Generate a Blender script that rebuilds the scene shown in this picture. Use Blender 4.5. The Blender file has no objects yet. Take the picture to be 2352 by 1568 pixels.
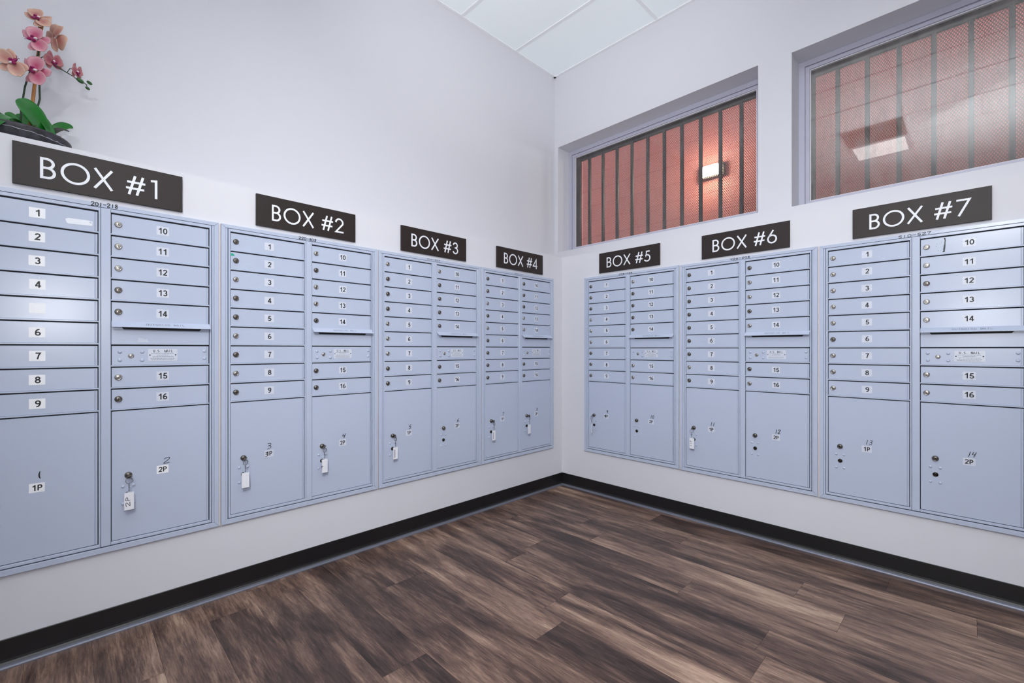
import bpy, bmesh, math, random
from mathutils import Vector, Matrix, Quaternion
random.seed(7)
S = bpy.context.scene
COL = S.collection
PI = math.pi

def lin(r, g, b):
    f = lambda c: (c / 255 / 12.92) if c / 255 <= 0.04045 else ((c / 255 + 0.055) / 1.055) ** 2.4
    return (f(r), f(g), f(b), 1.0)

# ------------------------------------------------------------------ camera, world, lamps, exposure
cam = bpy.data.cameras.new('camera')
cam.sensor_width = 36.0
cam.lens = 15.896
cam.shift_x = 0.00653
cam.shift_y = 0.00769
cam.clip_start = 0.02
co = bpy.data.objects.new('camera', cam)
COL.objects.link(co)
co.location = (-3.014, -2.418, 1.150)
co.rotation_euler = (PI / 2, 0, -math.radians(44.084))
S.camera = co

w = bpy.data.worlds.new('world')
S.world = w
w.use_nodes = True
wb = w.node_tree.nodes['Background']
wb.inputs['Color'].default_value = (0.80, 0.86, 1.0, 1)
wb.inputs['Strength'].default_value = 3.2

def lamp(name, kind, loc, target, energy, color=(1, 1, 1), **kw):
    l = bpy.data.lights.new(name, kind)
    l.energy = energy
    l.color = color
    for k, v in kw.items():
        setattr(l, k, v)
    o = bpy.data.objects.new(name, l)
    COL.objects.link(o)
    o.location = loc
    o.rotation_euler = (Vector(target) - Vector(loc)).to_track_quat('-Z', 'Y').to_euler()
    return o

# the photographer's strobe: one head bounced off the ceiling, small heads towards the corner, plus an added ceiling fill
lamp('bounce_strobe', 'SPOT', (-3.05, -2.55, 2.50), (-3.05, -2.50, 3.79), 345, (0.985, 1.0, 1.0), spot_size=2.5, spot_blend=0.7, shadow_soft_size=0.06)
lamp('corner_ceiling_fill', 'SPOT', (-3.45, -2.95, 1.20), (-1.15, -0.90, 3.79), 430, (0.985, 1.0, 1.0), spot_size=0.85, spot_blend=1.0, shadow_soft_size=0.06)  # added fill, lifts the ceiling and upper walls near the corner
lamp('feathered_strobe', 'SPOT', (-3.60, -2.65, 2.65), (0.5, 0.2, 0.85), 265, (0.98, 0.995, 1.0), spot_size=1.78, spot_blend=1.0, shadow_soft_size=0.05)
lamp('direct_strobe', 'AREA', (-3.10, -2.50, 1.45), (-0.9, -0.6, 1.20), 17.0, (0.97, 0.98, 1.0), size=0.26, shape='DISK')
PANEL_STRENGTH = 3.5

vs = S.view_settings
S.display_settings.display_device = 'sRGB'
vs.view_transform = 'Standard'
vs.look = 'None'
vs.exposure = 0.0
vs.gamma = 1.0
try:
    vs.use_curve_mapping = False
except Exception:
    pass

# ------------------------------------------------------------------ materials
def mat(name, color, rough=0.5, metal=0.0, spec=0.5, bump=None, vary=None, emit=None, coat=0.0):
    m = bpy.data.materials.new(name)
    m.use_nodes = True
    nt = m.node_tree
    b = nt.nodes['Principled BSDF']
    b.inputs['Base Color'].default_value = color
    b.inputs['Roughness'].default_value = rough
    b.inputs['Metallic'].default_value = metal
    b.inputs['Specular IOR Level'].default_value = spec
    b.inputs['Coat Weight'].default_value = coat
    if vary or bump:
        tc = nt.nodes.new('ShaderNodeTexCoord')
    if vary:                                   # (scale, amount)
        n = nt.nodes.new('ShaderNodeTexNoise')
        n.inputs['Scale'].default_value = vary[0]
        n.inputs['Detail'].default_value = 5
        nt.links.new(tc.outputs['Object'], n.inputs['Vector'])
        h = nt.nodes.new('ShaderNodeHueSaturation')
        h.inputs['Color'].default_value = color
        mr = nt.nodes.new('ShaderNodeMapRange')
        mr.inputs['From Min'].default_value = 0.3
        mr.inputs['From Max'].default_value = 0.7
        mr.inputs['To Min'].default_value = 1 - vary[1]
        mr.inputs['To Max'].default_value = 1 + vary[1]
        nt.links.new(n.outputs['Fac'], mr.inputs['Value'])
        nt.links.new(mr.outputs['Result'], h.inputs['Value'])
        nt.links.new(h.outputs['Color'], b.inputs['Base Color'])
    if bump:                                   # (scale, strength, distance)
        n = nt.nodes.new('ShaderNodeTexNoise')
        n.inputs['Scale'].default_value = bump[0]
        n.inputs['Detail'].default_value = 4
        nt.links.new(tc.outputs['Object'], n.inputs['Vector'])
        bp = nt.nodes.new('ShaderNodeBump')
        bp.inputs['Strength'].default_value = bump[1]
        bp.inputs['Distance'].default_value = bump[2]
        nt.links.new(n.outputs['Fac'], bp.inputs['Height'])
        nt.links.new(bp.outputs['Normal'], b.inputs['Normal'])
    if emit:
        b.inputs['Emission Color'].default_value = (*emit[0], 1)
        b.inputs['Emission Strength'].default_value = emit[1]
    return m

M = {}
M['wall'] = mat('wall_paint', lin(211, 211, 218), 0.62, bump=(420, 0.10, 0.0006))
M['box'] = mat('mailbox_paint', lin(181, 190, 211), 0.26, spec=0.5, bump=(900, 0.05, 0.0003))
M['gap'] = mat('dark_gap', lin(16, 18, 26), 0.7)
M['sign'] = mat('sign_brown', lin(40, 31, 30), 0.5, spec=0.35, vary=(30, 0.06))
M['letter'] = mat('sign_letter', lin(232, 234, 240), 0.5)
M['sticker'] = mat('sticker_paper', lin(205, 209, 222), 0.32)
M['sticker_glare'] = mat('sticker_flash_glare', lin(236, 237, 242), 0.35)  # lit copy of the sticker paper, flash glare put into its colour
M['ink'] = mat('black_ink', lin(14, 13, 18), 0.5)
M['faint_ink'] = mat('worn_ink', lin(92, 97, 112), 0.5)
M['nickel'] = mat('nickel', lin(176, 172, 168), 0.28, metal=1.0)
M['brass'] = mat('aged_nickel', lin(122, 117, 112), 0.30, metal=1.0)
M['black_metal'] = mat('dark_lock_metal', lin(58, 52, 50), 0.35, metal=1.0)
M['keyhole'] = mat('keyhole_black', lin(8, 8, 9), 0.6)
M['chain'] = mat('steel_chain', lin(120, 114, 112), 0.3, metal=1.0)
M['tag'] = mat('tag_white', lin(236, 236, 242), 0.35, vary=(120, 0.03))
M['tag_clear'] = mat('tag_plastic', lin(206, 208, 218), 0.2)
M['base'] = mat('vinyl_base_black', lin(20, 19, 21), 0.42)
M['alu'] = mat('aluminium_strip', lin(134, 137, 150), 0.5, metal=0.7)
M['tile'] = mat('ceiling_tile', lin(246, 252, 255), 0.8, bump=(260, 0.15, 0.001))
M['grid'] = mat('ceiling_grid', lin(232, 233, 237), 0.5)
M['winframe'] = mat('window_frame_paint', lin(183, 183, 200), 0.4)
M['winbead'] = mat('window_bead', lin(226, 226, 232), 0.4)
M['grille'] = mat('grille_black', lin(38, 36, 38), 0.5)
M['mesh'] = mat('expanded_metal', lin(96, 62, 56), 0.55)
M['panel'] = mat('light_panel', lin(240, 242, 245), 0.5, emit=((1.0, 0.985, 0.97), PANEL_STRENGTH))
M['fixture'] = mat('fixture_white', lin(228, 230, 234), 0.5)
M['vent'] = mat('vent_metal', lin(120, 112, 108), 0.5)
M['teal'] = mat('teal_tape', lin(28, 160, 130), 0.5)
M['scuff'] = mat('pale_scuff', lin(192, 198, 214), 0.5)
M['torn'] = mat('torn_label', lin(226, 230, 238), 0.45)
M['caulk'] = mat('caulk_bead', lin(222, 212, 208), 0.6)
M['lamp_glass'] = mat('lamp_lens', (1, 1, 1, 1), 0.3, emit=((1.0, 0.90, 0.62), 40))
M['lamp_body'] = mat('lamp_body', lin(60, 58, 56), 0.5)
M['bowl'] = mat('slate_bowl', lin(48, 46, 54), 0.55, vary=(38, 0.75), bump=(60, 0.5, 0.004))
M['vein'] = mat('bowl_vein', lin(170, 170, 180), 0.5)
M['moss'] = mat('dry_moss', lin(92, 70, 44), 0.9, vary=(90, 0.5))
M['leaf'] = mat('orchid_leaf', lin(4, 104, 20), 0.34, vary=(14, 0.25), coat=0.1)
M['leaf_dark'] = mat('orchid_leaf_underside', lin(52, 52, 44), 0.5)
M['stem'] = mat('orchid_stem', lin(40, 66, 44), 0.5, vary=(40, 0.3))
M['stake'] = mat('bamboo_stake', lin(186, 128, 70), 0.45, vary=(35, 0.15))
M['bud'] = mat('orchid_bud', lin(44, 88, 36), 0.4, vary=(60, 0.35))
M['lip'] = mat('orchid_lip', lin(140, 8, 84), 0.35, vary=(70, 0.3))
M['column'] = mat('orchid_column', lin(244, 238, 240), 0.4)

def petal_mat(name, centre, edge):
    m = bpy.data.materials.new(name)
    m.use_nodes = True
    nt = m.node_tree
    b = nt.nodes['Principled BSDF']
    b.inputs['Roughness'].default_value = 0.5
    a = nt.nodes.new('ShaderNodeAttribute')
    a.attribute_name = 'radial'
    n = nt.nodes.new('ShaderNodeTexNoise')
    n.inputs['Scale'].default_value = 60
    tc = nt.nodes.new('ShaderNodeTexCoord')
    nt.links.new(tc.outputs['Object'], n.inputs['Vector'])
    ad = nt.nodes.new('ShaderNodeMath')
    ad.operation = 'MULTIPLY_ADD'
    ad.inputs[1].default_value = 0.35
    nt.links.new(n.outputs['Fac'], ad.inputs[0])
    nt.links.new(a.outputs['Fac'], ad.inputs[2])
    cr = nt.nodes.new('ShaderNodeValToRGB')
    cr.color_ramp.elements[0].position = 0.30
    cr.color_ramp.elements[0].color = centre
    cr.color_ramp.elements[1].position = 0.95
    cr.color_ramp.elements[1].color = edge
    nt.links.new(ad.outputs[0], cr.inputs['Fac'])
    nt.links.new(cr.outputs['Color'], b.inputs['Base Color'])
    tr = nt.nodes.new('ShaderNodeBsdfTranslucent')
    nt.links.new(cr.outputs['Color'], tr.inputs['Color'])
    mx = nt.nodes.new('ShaderNodeMixShader')
    mx.inputs['Fac'].default_value = 0.25
    nt.links.new(b.outputs[0], mx.inputs[1])
    nt.links.new(tr.outputs[0], mx.inputs[2])
    nt.links.new(mx.outputs[0], nt.nodes['Material Output'].inputs['Surface'])
    return m
M['petal_pink'] = petal_mat('petal_pink', lin(205, 92, 130), lin(232, 178, 190))
M['petal_peach'] = petal_mat('petal_peach', lin(206, 140, 132), lin(232, 196, 176))
M['petal_rose'] = petal_mat('petal_rose', lin(186, 84, 108), lin(214, 150, 150))

def floor_mat():
    m = bpy.data.materials.new('vinyl_planks')
    m.use_nodes = True
    nt = m.node_tree
    N, L = nt.nodes, nt.links
    b = N['Principled BSDF']
    tc = N.new('ShaderNodeTexCoord')
    at = N.new('ShaderNodeAttribute'); at.attribute_name = 'tone'        # per plank 0..1
    sd = N.new('ShaderNodeAttribute'); sd.attribute_name = 'seed'
    sh = N.new('ShaderNodeCombineXYZ')
    L.new(sd.outputs['Fac'], sh.inputs['X']); L.new(sd.outputs['Fac'], sh.inputs['Y']); L.new(sd.outputs['Fac'], sh.inputs['Z'])
    va = N.new('ShaderNodeVectorMath'); va.operation = 'ADD'
    L.new(tc.outputs['Object'], va.inputs[0]); L.new(sh.outputs[0], va.inputs[1])
    def noise(sx, sy, detail, rough, dist=0.0):
        mp = N.new('ShaderNodeMapping')
        mp.inputs['Scale'].default_value = (sx, sy, 1)
        L.new(va.outputs[0], mp.inputs['Vector'])
        n = N.new('ShaderNodeTexNoise')
        n.inputs['Scale'].default_value = 1.0
        n.inputs['Detail'].default_value = detail
        n.inputs['Roughness'].default_value = rough
        n.inputs['Distortion'].default_value = dist
        L.new(mp.outputs[0], n.inputs['Vector'])
        return n
    big = noise(9, 1.5, 3, 0.55, 0.6)       # broad light and dark streaks
    mid = noise(44, 4.6, 6, 0.70, 0.9)
    fine = noise(170, 13, 5, 0.80)
    def madd(a, k, c):
        n = N.new('ShaderNodeMath'); n.operation = 'MULTIPLY_ADD'
        L.new(a, n.inputs[0]); n.inputs[1].default_value = k
        if isinstance(c, float): n.inputs[2].default_value = c
        else: L.new(c, n.inputs[2])
        return n.outputs[0]
    v = madd(at.outputs['Fac'], 0.24, -0.12)
    v = madd(big.outputs['Fac'], 1.15, v)
    v = madd(mid.outputs['Fac'], 0.70, v)
    v = madd(fine.outputs['Fac'], 0.62, v)
    v = madd(v, 1.0, -0.735)
    cr = N.new('ShaderNodeValToRGB')
    e = cr.color_ramp.elements
    e[0].position = 0.20; e[0].color = lin(44, 33, 30)
    e[1].position = 0.88; e[1].color = lin(178, 151, 131)
    for p, c in ((0.38, lin(74, 57, 51)), (0.54, lin(107, 84, 74)), (0.70, lin(140, 114, 99))):
        q = e.new(p); q.color = c
    L.new(v, cr.inputs['Fac'])
    L.new(cr.outputs['Color'], b.inputs['Base Color'])
    b.inputs['Roughness'].default_value = 0.42
    b.inputs['Specular IOR Level'].default_value = 0.35
    bp = N.new('ShaderNodeBump')
    bp.inputs['Strength'].default_value = 0.25
    bp.inputs['Distance'].default_value = 0.0008
    L.new(fine.outputs['Fac'], bp.inputs['Height'])
    L.new(bp.outputs['Normal'], b.inputs['Normal'])
    return m
M['floor'] = floor_mat()

def glass_mat(name, dust_haze, tint, ior=1.5):
    m = bpy.data.materials.new(name)
    m.use_nodes = True
    nt = m.node_tree
    N, L = nt.nodes, nt.links
    N.remove(N['Principled BSDF'])
    tr = N.new('ShaderNodeBsdfTransparent'); tr.inputs['Color'].default_value = tint
    gl = N.new('ShaderNodeBsdfGlossy'); gl.inputs['Roughness'].default_value = 0.015
    fr = N.new('ShaderNodeFresnel')
    ge = N.new('ShaderNodeNewGeometry')
    io = N.new('ShaderNodeMapRange')                       # the same pane from either face
    io.inputs['To Min'].default_value = ior; io.inputs['To Max'].default_value = 1 / ior
    L.new(ge.outputs['Backfacing'], io.inputs['Value']); L.new(io.outputs[0], fr.inputs['IOR'])
    mx = N.new('ShaderNodeMixShader')
    L.new(fr.outputs[0], mx.inputs['Fac']); L.new(tr.outputs[0], mx.inputs[1]); L.new(gl.outputs[0], mx.inputs[2])
    df = N.new('ShaderNodeBsdfDiffuse'); df.inputs['Color'].default_value = lin(196, 190, 186)
    tc = N.new('ShaderNodeTexCoord')
    mp = N.new('ShaderNodeMapping'); mp.inputs['Scale'].default_value = (9, 9, 3)
    L.new(tc.outputs['Object'], mp.inputs['Vector'])
    no = N.new('ShaderNodeTexNoise'); no.inputs['Scale'].default_value = 2; no.inputs['Detail'].default_value = 8; no.inputs['Roughness'].default_value = 0.7
    L.new(mp.outputs[0], no.inputs['Vector'])
    mr = N.new('ShaderNodeMapRange')
    mr.inputs['From Min'].default_value = 0.42; mr.inputs['From Max'].default_value = 0.75
    mr.inputs['To Min'].default_value = dust_haze * 0.4; mr.inputs['To Max'].default_value = dust_haze * 2.0
    L.new(no.outputs['Fac'], mr.inputs['Value'])
    m2 = N.new('ShaderNodeMixShader')
    L.new(mr.outputs[0], m2.inputs['Fac']); L.new(mx.outputs[0], m2.inputs[1]); L.new(df.outputs[0], m2.inputs[2])
    L.new(m2.outputs[0], N['Material Output'].inputs['Surface'])
    return m
M['glass'] = glass_mat('window_glass', 0.05, (0.97, 0.97, 0.97, 1))
M['glass_dusty_hazed'] = glass_mat('dusty_hazed_glass', 0.13, (0.97, 0.97, 0.97, 1), 1.75)  # real dust, plus the ceiling's reflected haze mixed in as pale colour

def block_mat():
    m = bpy.data.materials.new('red_block_wall')
    m.use_nodes = True
    nt = m.node_tree
    N, L = nt.nodes, nt.links
    b = N['Principled BSDF']
    tc = N.new('ShaderNodeTexCoord')
    sp = N.new('ShaderNodeSeparateXYZ'); cb = N.new('ShaderNodeCombineXYZ')
    L.new(tc.outputs['Object'], sp.inputs[0]); L.new(sp.outputs['Y'], cb.inputs['X']); L.new(sp.outputs['Z'], cb.inputs['Y'])
    br = N.new('ShaderNodeTexBrick')
    br.inputs['Scale'].default_value = 1.0
    br.inputs['Brick Width'].default_value = 0.40; br.inputs['Row Height'].default_value = 0.20
    br.inputs['Mortar Size'].default_value = 0.004
    br.inputs['Color1'].default_value = lin(182, 104, 92); br.inputs['Color2'].default_value = lin(174, 97, 86)
    br.inputs['Mortar'].default_value = lin(160, 72, 64)
    L.new(cb.outputs[0], br.inputs['Vector'])
    no = N.new('ShaderNodeTexNoise'); no.inputs['Scale'].default_value = 5; no.inputs['Detail'].default_value = 6
    L.new(tc.outputs['Object'], no.inputs['Vector'])
    mr = N.new('ShaderNodeMapRange'); mr.inputs['To Min'].default_value = 0.8; mr.inputs['To Max'].default_value = 1.2
    L.new(no.outputs['Fac'], mr.inputs['Value'])
    h = N.new('ShaderNodeHueSaturation')
    L.new(mr.outputs[0], h.inputs['Value']); L.new(br.outputs['Color'], h.inputs['Color'])
    L.new(h.outputs['Color'], b.inputs['Base Color'])
    b.inputs['Roughness'].default_value = 0.8
    return m
M['block'] = block_mat()

# ------------------------------------------------------------------ mesh helpers
class MB:
    """collects geometry for ONE mesh"""
    def __init__(s):
        s.v = []; s.f = []; s.mi = []; s.mats = []; s.smooth = []
        s.att = {}
    def m(s, name):
        if name not in s.mats: s.mats.append(name)
        return s.mats.index(name)
    def add(s, vs_, fs, mname, smooth=False):
        o = len(s.v); k = s.m(mname)
        s.v += [tuple(a) for a in vs_]
        for f in fs:
            s.f.append([a + o for a in f]); s.mi.append(k); s.smooth.append(smooth)
    def box(s, x0, x1, y0, y1, z0, z1, mname, ch=0.0):
        if ch <= 0:
            vs_ = [(x, y, z) for x in (x0, x1) for y in (y0, y1) for z in (z0, z1)]
            fs = [(0, 1, 3, 2), (4, 6, 7, 5), (0, 4, 5, 1), (2, 3, 7, 6), (0, 2, 6, 4), (1, 5, 7, 3)]
            s.add(vs_, fs, mname)
        else:
            bm = bmesh.new()
            bmesh.ops.create_cube(bm, size=1)
            for v in bm.verts:
                v.co = ((x0 + x1) / 2 + v.co.x * (x1 - x0), (y0 + y1) / 2 + v.co.y * (y1 - y0), (z0 + z1) / 2 + v.co.z * (z1 - z0))
            bmesh.ops.bevel(bm, geom=list(bm.edges), offset=ch, segments=1, affect='EDGES')
            s.bm(bm, mname)
    def bm(s, bm, mname, smooth=False):
        bm.verts.index_update()
        s.add([v.co for v in bm.verts], [[v.index for v in f.verts] for f in bm.faces], mname, smooth)
        bm.free()
    def lathe_y(s, cx, cz, prof, mname, n=28, smooth=True):
        """profile [(radius, y)] turned about the local Y axis through (cx, cz)"""
        vs_, fs = [], []
        for r, y in prof:
            for i in range(n):
                a = 2 * PI * i / n
                vs_.append((cx + r * math.cos(a), y, cz + r * math.sin(a)))
        for k in range(len(prof) - 1):
            for i in range(n):
                j = (i + 1) % n
                fs.append((k * n + i, k * n + j, (k + 1) * n + j, (k + 1) * n + i))
        fs.append([(len(prof) - 1) * n + i for i in range(n)])
        s.add(vs_, fs, mname, smooth)
    def lathe_z(s, cx, cy, prof, mname, n=48, smooth=True, wob=0.0):
        vs_, fs = [], []
        for r, z in prof:
            for i in range(n):
                a = 2 * PI * i / n
                rr = r * (1 + wob * (math.sin(3 * a + 1) * 0.6 + math.sin(5 * a) * 0.4))
                vs_.append((cx + rr * math.cos(a), cy + rr * math.sin(a), z))
        for k in range(len(prof) - 1):
            for i in range(n):
                j = (i + 1) % n
                fs.append((k * n + i, k * n + j, (k + 1) * n + j, (k + 1) * n + i))
        s.add(vs_, fs, mname, smooth)
    def tube(s, pts, rad, mname, n=8, smooth=True, cap=True):
        pts = [Vector(p) for p in pts]
        rads = rad if isinstance(rad, (list, tuple)) else [rad] * len(pts)
        vs_, fs = [], []
        up = Vector((0.3, 0.2, 1)).normalized()
        for k, p in enumerate(pts):
            t = (pts[min(k + 1, len(pts) - 1)] - pts[max(k - 1, 0)]).normalized()
            a = t.cross(up)
            if a.length < 1e-3: a = t.cross(Vector((1, 0, 0)))
            a.normalize(); b = t.cross(a).normalized()
            for i in range(n):
                q = 2 * PI * i / n
                vs_.append(p + (a * math.cos(q) + b * math.sin(q)) * rads[k])
        for k in range(len(pts) - 1):
            for i in range(n):
                j = (i + 1) % n
                fs.append((k * n + i, k * n + j, (k + 1) * n + j, (k + 1) * n + i))
        if cap:
            fs.append(list(range(n))[::-1]); fs.append([(len(pts) - 1) * n + i for i in range(n)])
        s.add(vs_, fs, mname, smooth)
    def ring(s, c, r, rr, ax1, ax2, mname, n=20, a0=0, a1=2 * PI):
        c = Vector(c); ax1 = Vector(ax1).normalized(); ax2 = Vector(ax2).normalized()
        pts = [c + ax1 * math.cos(a0 + (a1 - a0) * i / n) * r + ax2 * math.sin(a0 + (a1 - a0) * i / n) * r for i in range(n + 1)]
        s.tube(pts, rr, mname, 6, True, False)
    def ribbon(s, pts, wid, y, depth, mname, closed=False):
        """flat stroke in the XZ plane, front face at y, depth going +y"""
        P = [Vector((a, b)) for a, b in pts]
        n = len(P); L_, R_ = [], []
        for i in range(n):
            if closed: a, b = P[(i - 1) % n], P[(i + 1) % n]; t1 = (P[i] - a).normalized(); t2 = (b - P[i]).normalized()
            else:
                t1 = (P[i] - P[i - 1]).normalized() if i > 0 else (P[1] - P[0]).normalized()
                t2 = (P[i + 1] - P[i]).normalized() if i < n - 1 else t1
            t = t1 + t2
            t = t1 if t.length < 1e-4 else t.normalized()
            nn = Vector((-t.y, t.x))
            c = max(0.45, nn.dot(Vector((-t1.y, t1.x))))
            wv = wid[i] if isinstance(wid, (list, tuple)) else wid
            L_.append(P[i] + nn * wv / 2 / c); R_.append(P[i] - nn * wv / 2 / c)
        vs_, fs = [], []
        for i in range(n):
            vs_ += [(L_[i].x, y, L_[i].y), (R_[i].x, y, R_[i].y), (L_[i].x, y + depth, L_[i].y), (R_[i].x, y + depth, R_[i].y)]
        m = n if closed else n - 1
        for i in range(m):
            a, b = 4 * i, 4 * ((i + 1) % n)
            fs += [(a, a + 1, b + 1, b)]
            if depth > 0: fs += [(a, b, b + 2, a + 2), (a + 1, a + 3, b + 3, b + 1)]
        s.add(vs_, fs, mname)
    def build(s, name, parent=None, loc=(0, 0, 0), rotz=0.0):
        me = s.mesh(name)
        return obj(name, me, parent, loc, rotz)
    def mesh(s, name):
        me = bpy.data.meshes.new(name)
        me.from_pydata(s.v, [], s.f)
        for q in s.mats: me.materials.append(M[q])
        for p, k, sm in zip(me.polygons, s.mi, s.smooth):
            p.material_index = k; p.use_smooth = sm
        me.update()
        bm = bmesh.new(); bm.from_mesh(me)
        bmesh.ops.recalc_face_normals(bm, faces=bm.faces)
        bm.to_mesh(me); bm.free()
        return me

def obj(name, me, parent=None, loc=(0, 0, 0), rotz=0.0):
    o = bpy.data.objects.new(name, me)
    COL.objects.link(o)
    o.location = loc
    o.rotation_euler = (0, 0, rotz)
    if parent is not None: o.parent = parent
    return o

def thing(name, label, cat, loc=(0, 0, 0), rotz=0.0, group=None):
    o = bpy.data.objects.new(name, None)
    COL.objects.link(o)
    o.empty_display_size = 0.1
    o.location = loc; o.rotation_euler = (0, 0, rotz)
    o['label'] = label; o['category'] = cat
    if group: o['group'] = group
    return o

def struct(o):
    o['kind'] = 'structure'
    return o

def arc(cx, cy, r, a0, a1, n=16, ry=None):
    ry = r if ry is None else ry
    return [(cx + r * math.cos(math.radians(a0 + (a1 - a0) * i / n)), cy + ry * math.sin(math.radians(a0 + (a1 - a0) * i / n))) for i in range(n + 1)]

# bold sans figures for the number stickers, drawn as strokes (cell 0..0.6 x 0..1)
SW_ = 0.165
BOLD = {
 '0': [(arc(0.29, 0.5, 0.205, 0, 345, 23, 0.418), True)],
 '1': [([(0.10, 0.70), (0.27, 0.78), (0.36, 0.92)], False), ([(0.375, 1.0), (0.375, 0.0)], False)],
 '2': [(arc(0.29, 0.705, 0.205, 170, -32, 14, 0.212) + [(0.10, 0.09), (0.53, 0.083)], False)],
 '3': [(arc(0.275, 0.715, 0.190, 160, -85, 14, 0.200), False), (arc(0.285, 0.292, 0.208, 88, -162, 16, 0.210), False)],
 '4': [([(0.385, 0.0), (0.385, 0.99)], False), ([(0.36, 0.93), (0.07, 0.30)], False), ([(0.02, 0.27), (0.57, 0.27)], False)],
 '5': [([(0.51, 0.915), (0.19, 0.915), (0.135, 0.50)] + arc(0.285, 0.305, 0.212, 122, -158, 16, 0.222), False)],
 '6': [(arc(0.295, 0.295, 0.203, 0, 345, 23, 0.213), True), (arc(0.40, 0.40, 0.308, 186, 80, 14, 0.52), False)],
 '7': [([(0.06, 0.915), (0.50, 0.915), (0.36, 0.60), (0.24, 0.0)], False)],
 '8': [(arc(0.29, 0.728, 0.172, 0, 345, 23, 0.188), True), (arc(0.29, 0.290, 0.205, 0, 345, 23, 0.207), True)],
 '9': [(arc(0.285, 0.705, 0.203, 0, 345, 23, 0.213), True), (arc(0.18, 0.60, 0.308, 6, -100, 14, 0.52), False)],
 'P': [([(0.13, 0.0), (0.13, 1.0)], False), ([(0.13, 0.915), (0.34, 0.915)] + arc(0.34, 0.685, 0.185, 90, -90, 12, 0.230)[1:] + [(0.13, 0.455)], False)],
}
BOLD.update({
 'U': [([(0.13, 1.0), (0.13, 0.36)] + arc(0.34, 0.34, 0.21, 180, 360, 12, 0.26) + [(0.55, 1.0)], False)],
 'S': [(arc(0.30, 0.72, 0.20, 35, 270, 14, 0.205) + arc(0.30, 0.29, 0.22, 90, -145, 14, 0.215)[1:], False)],
 'M': [([(0.10, 0.0), (0.10, 0.98)], False), ([(0.12, 0.99), (0.36, 0.06), (0.60, 0.99)], False), ([(0.62, 0.98), (0.62, 0.0)], False)],
 'A': [([(0.03, 0.0), (0.31, 0.96), (0.59, 0.0)], False), ([(0.14, 0.30), (0.48, 0.30)], False)],
 'I': [([(0.28, 0.0), (0.28, 1.0)], False)],
 'L': [([(0.14, 1.0), (0.14, 0.08), (0.54, 0.08)], False)],
 'O': [(arc(0.32, 0.5, 0.27, 0, 345, 23, 0.43), True)],
 'T': [([(0.04, 0.92), (0.58, 0.92)], False), ([(0.31, 0.92), (0.31, 0.0)], False)],
 'G': [(arc(0.33, 0.5, 0.27, 48, 330, 18, 0.43) + [(0.58, 0.46), (0.36, 0.46)], False)],
 'N': [([(0.11, 0.0), (0.11, 0.97), (0.52, 0.03), (0.52, 1.0)], False)],
 '.': [([(0.20, 0.08), (0.36, 0.08)], False)], ' ': []})
def figures(mb, text, cx, cz, height, y, mname, sx=1.0, gap=0.60, sw=None):
    n = len(text)
    x0 = cx - (gap * (n - 1) + 0.58) / 2 * height * sx
    for i, chv in enumerate(text):
        for j, (st, cl) in enumerate(BOLD[chv]):
            mb.ribbon([(x0 + (i * gap + a) * height * sx, cz + (b - 0.5) * height) for a, b in st], (sw or SW_) * height * (sx + 1) / 2, y - 0.00002 * j, 0.0, mname, cl)

# single-stroke hand lettering (unit cell 0..0.6 x 0..1)
HAND = {
 '0': [arc(0.3, 0.5, 0.24, 80, 440, 14, 0.44)],
 '1': [[(0.33, 0.98), (0.26, 0.02)]],
 '2': [[(0.02, 0.76), (0.18, 0.94), (0.44, 0.96), (0.52, 0.84), (0.40, 0.56), (0.08, 0.12), (0.16, 0.04), (0.40, 0.08), (0.60, 0.14)]],
 '3': [[(0.10, 0.92), (0.44, 0.96), (0.52, 0.84), (0.42, 0.62), (0.16, 0.56), (0.42, 0.54), (0.54, 0.38), (0.46, 0.18), (0.06, 0.02)]],
 '4': [[(0.16, 0.96), (0.06, 0.52), (0.50, 0.54)], [(0.52, 0.98), (0.34, 0.02)]],
 '5': [[(0.56, 0.96), (0.20, 0.90), (0.14, 0.58), (0.40, 0.56), (0.50, 0.34), (0.36, 0.08), (0.06, 0.08)]],
 '6': [[(0.46, 0.96), (0.20, 0.66), (0.08, 0.30), (0.20, 0.06), (0.42, 0.08), (0.50, 0.30), (0.36, 0.46), (0.14, 0.34)]],
 '7': [[(0.04, 0.90), (0.54, 0.94), (0.36, 0.54), (0.24, 0.02)]],
 '8': [[(0.46, 0.84), (0.28, 0.96), (0.12, 0.80), (0.30, 0.56), (0.48, 0.26), (0.30, 0.04), (0.10, 0.22), (0.30, 0.54), (0.48, 0.78)]],
 '9': [[(0.46, 0.78), (0.28, 0.96), (0.12, 0.74), (0.26, 0.54), (0.46, 0.70), (0.42, 0.34), (0.36, 0.02)]],
 '-': [[(0.02, 0.52), (0.56, 0.58)]],
 'P': [[(0.14, 0.02), (0.16, 0.96), (0.44, 0.92), (0.52, 0.74), (0.40, 0.56), (0.16, 0.52)]],
 '/': [[(0.56, 0.94), (0.06, 0.10)]],
 ' ': [],
}
def smooth_line(p, k=3):
    if len(p) < 3: return p
    out = []
    for i in range(len(p) - 1):
        p0, p1, p2, p3 = p[max(i - 1, 0)], p[i], p[i + 1], p[min(i + 2, len(p) - 1)]
        for j in range(k):
            t = j / k
            out.append(tuple(0.5 * (2 * p1[d] + (p2[d] - p0[d]) * t + (2 * p0[d] - 5 * p1[d] + 4 * p2[d] - p3[d]) * t * t + (-p0[d] + 3 * p1[d] - 3 * p2[d] + p3[d]) * t ** 3) for d in (0, 1)))
    out.append(p[-1])
    return out
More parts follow.
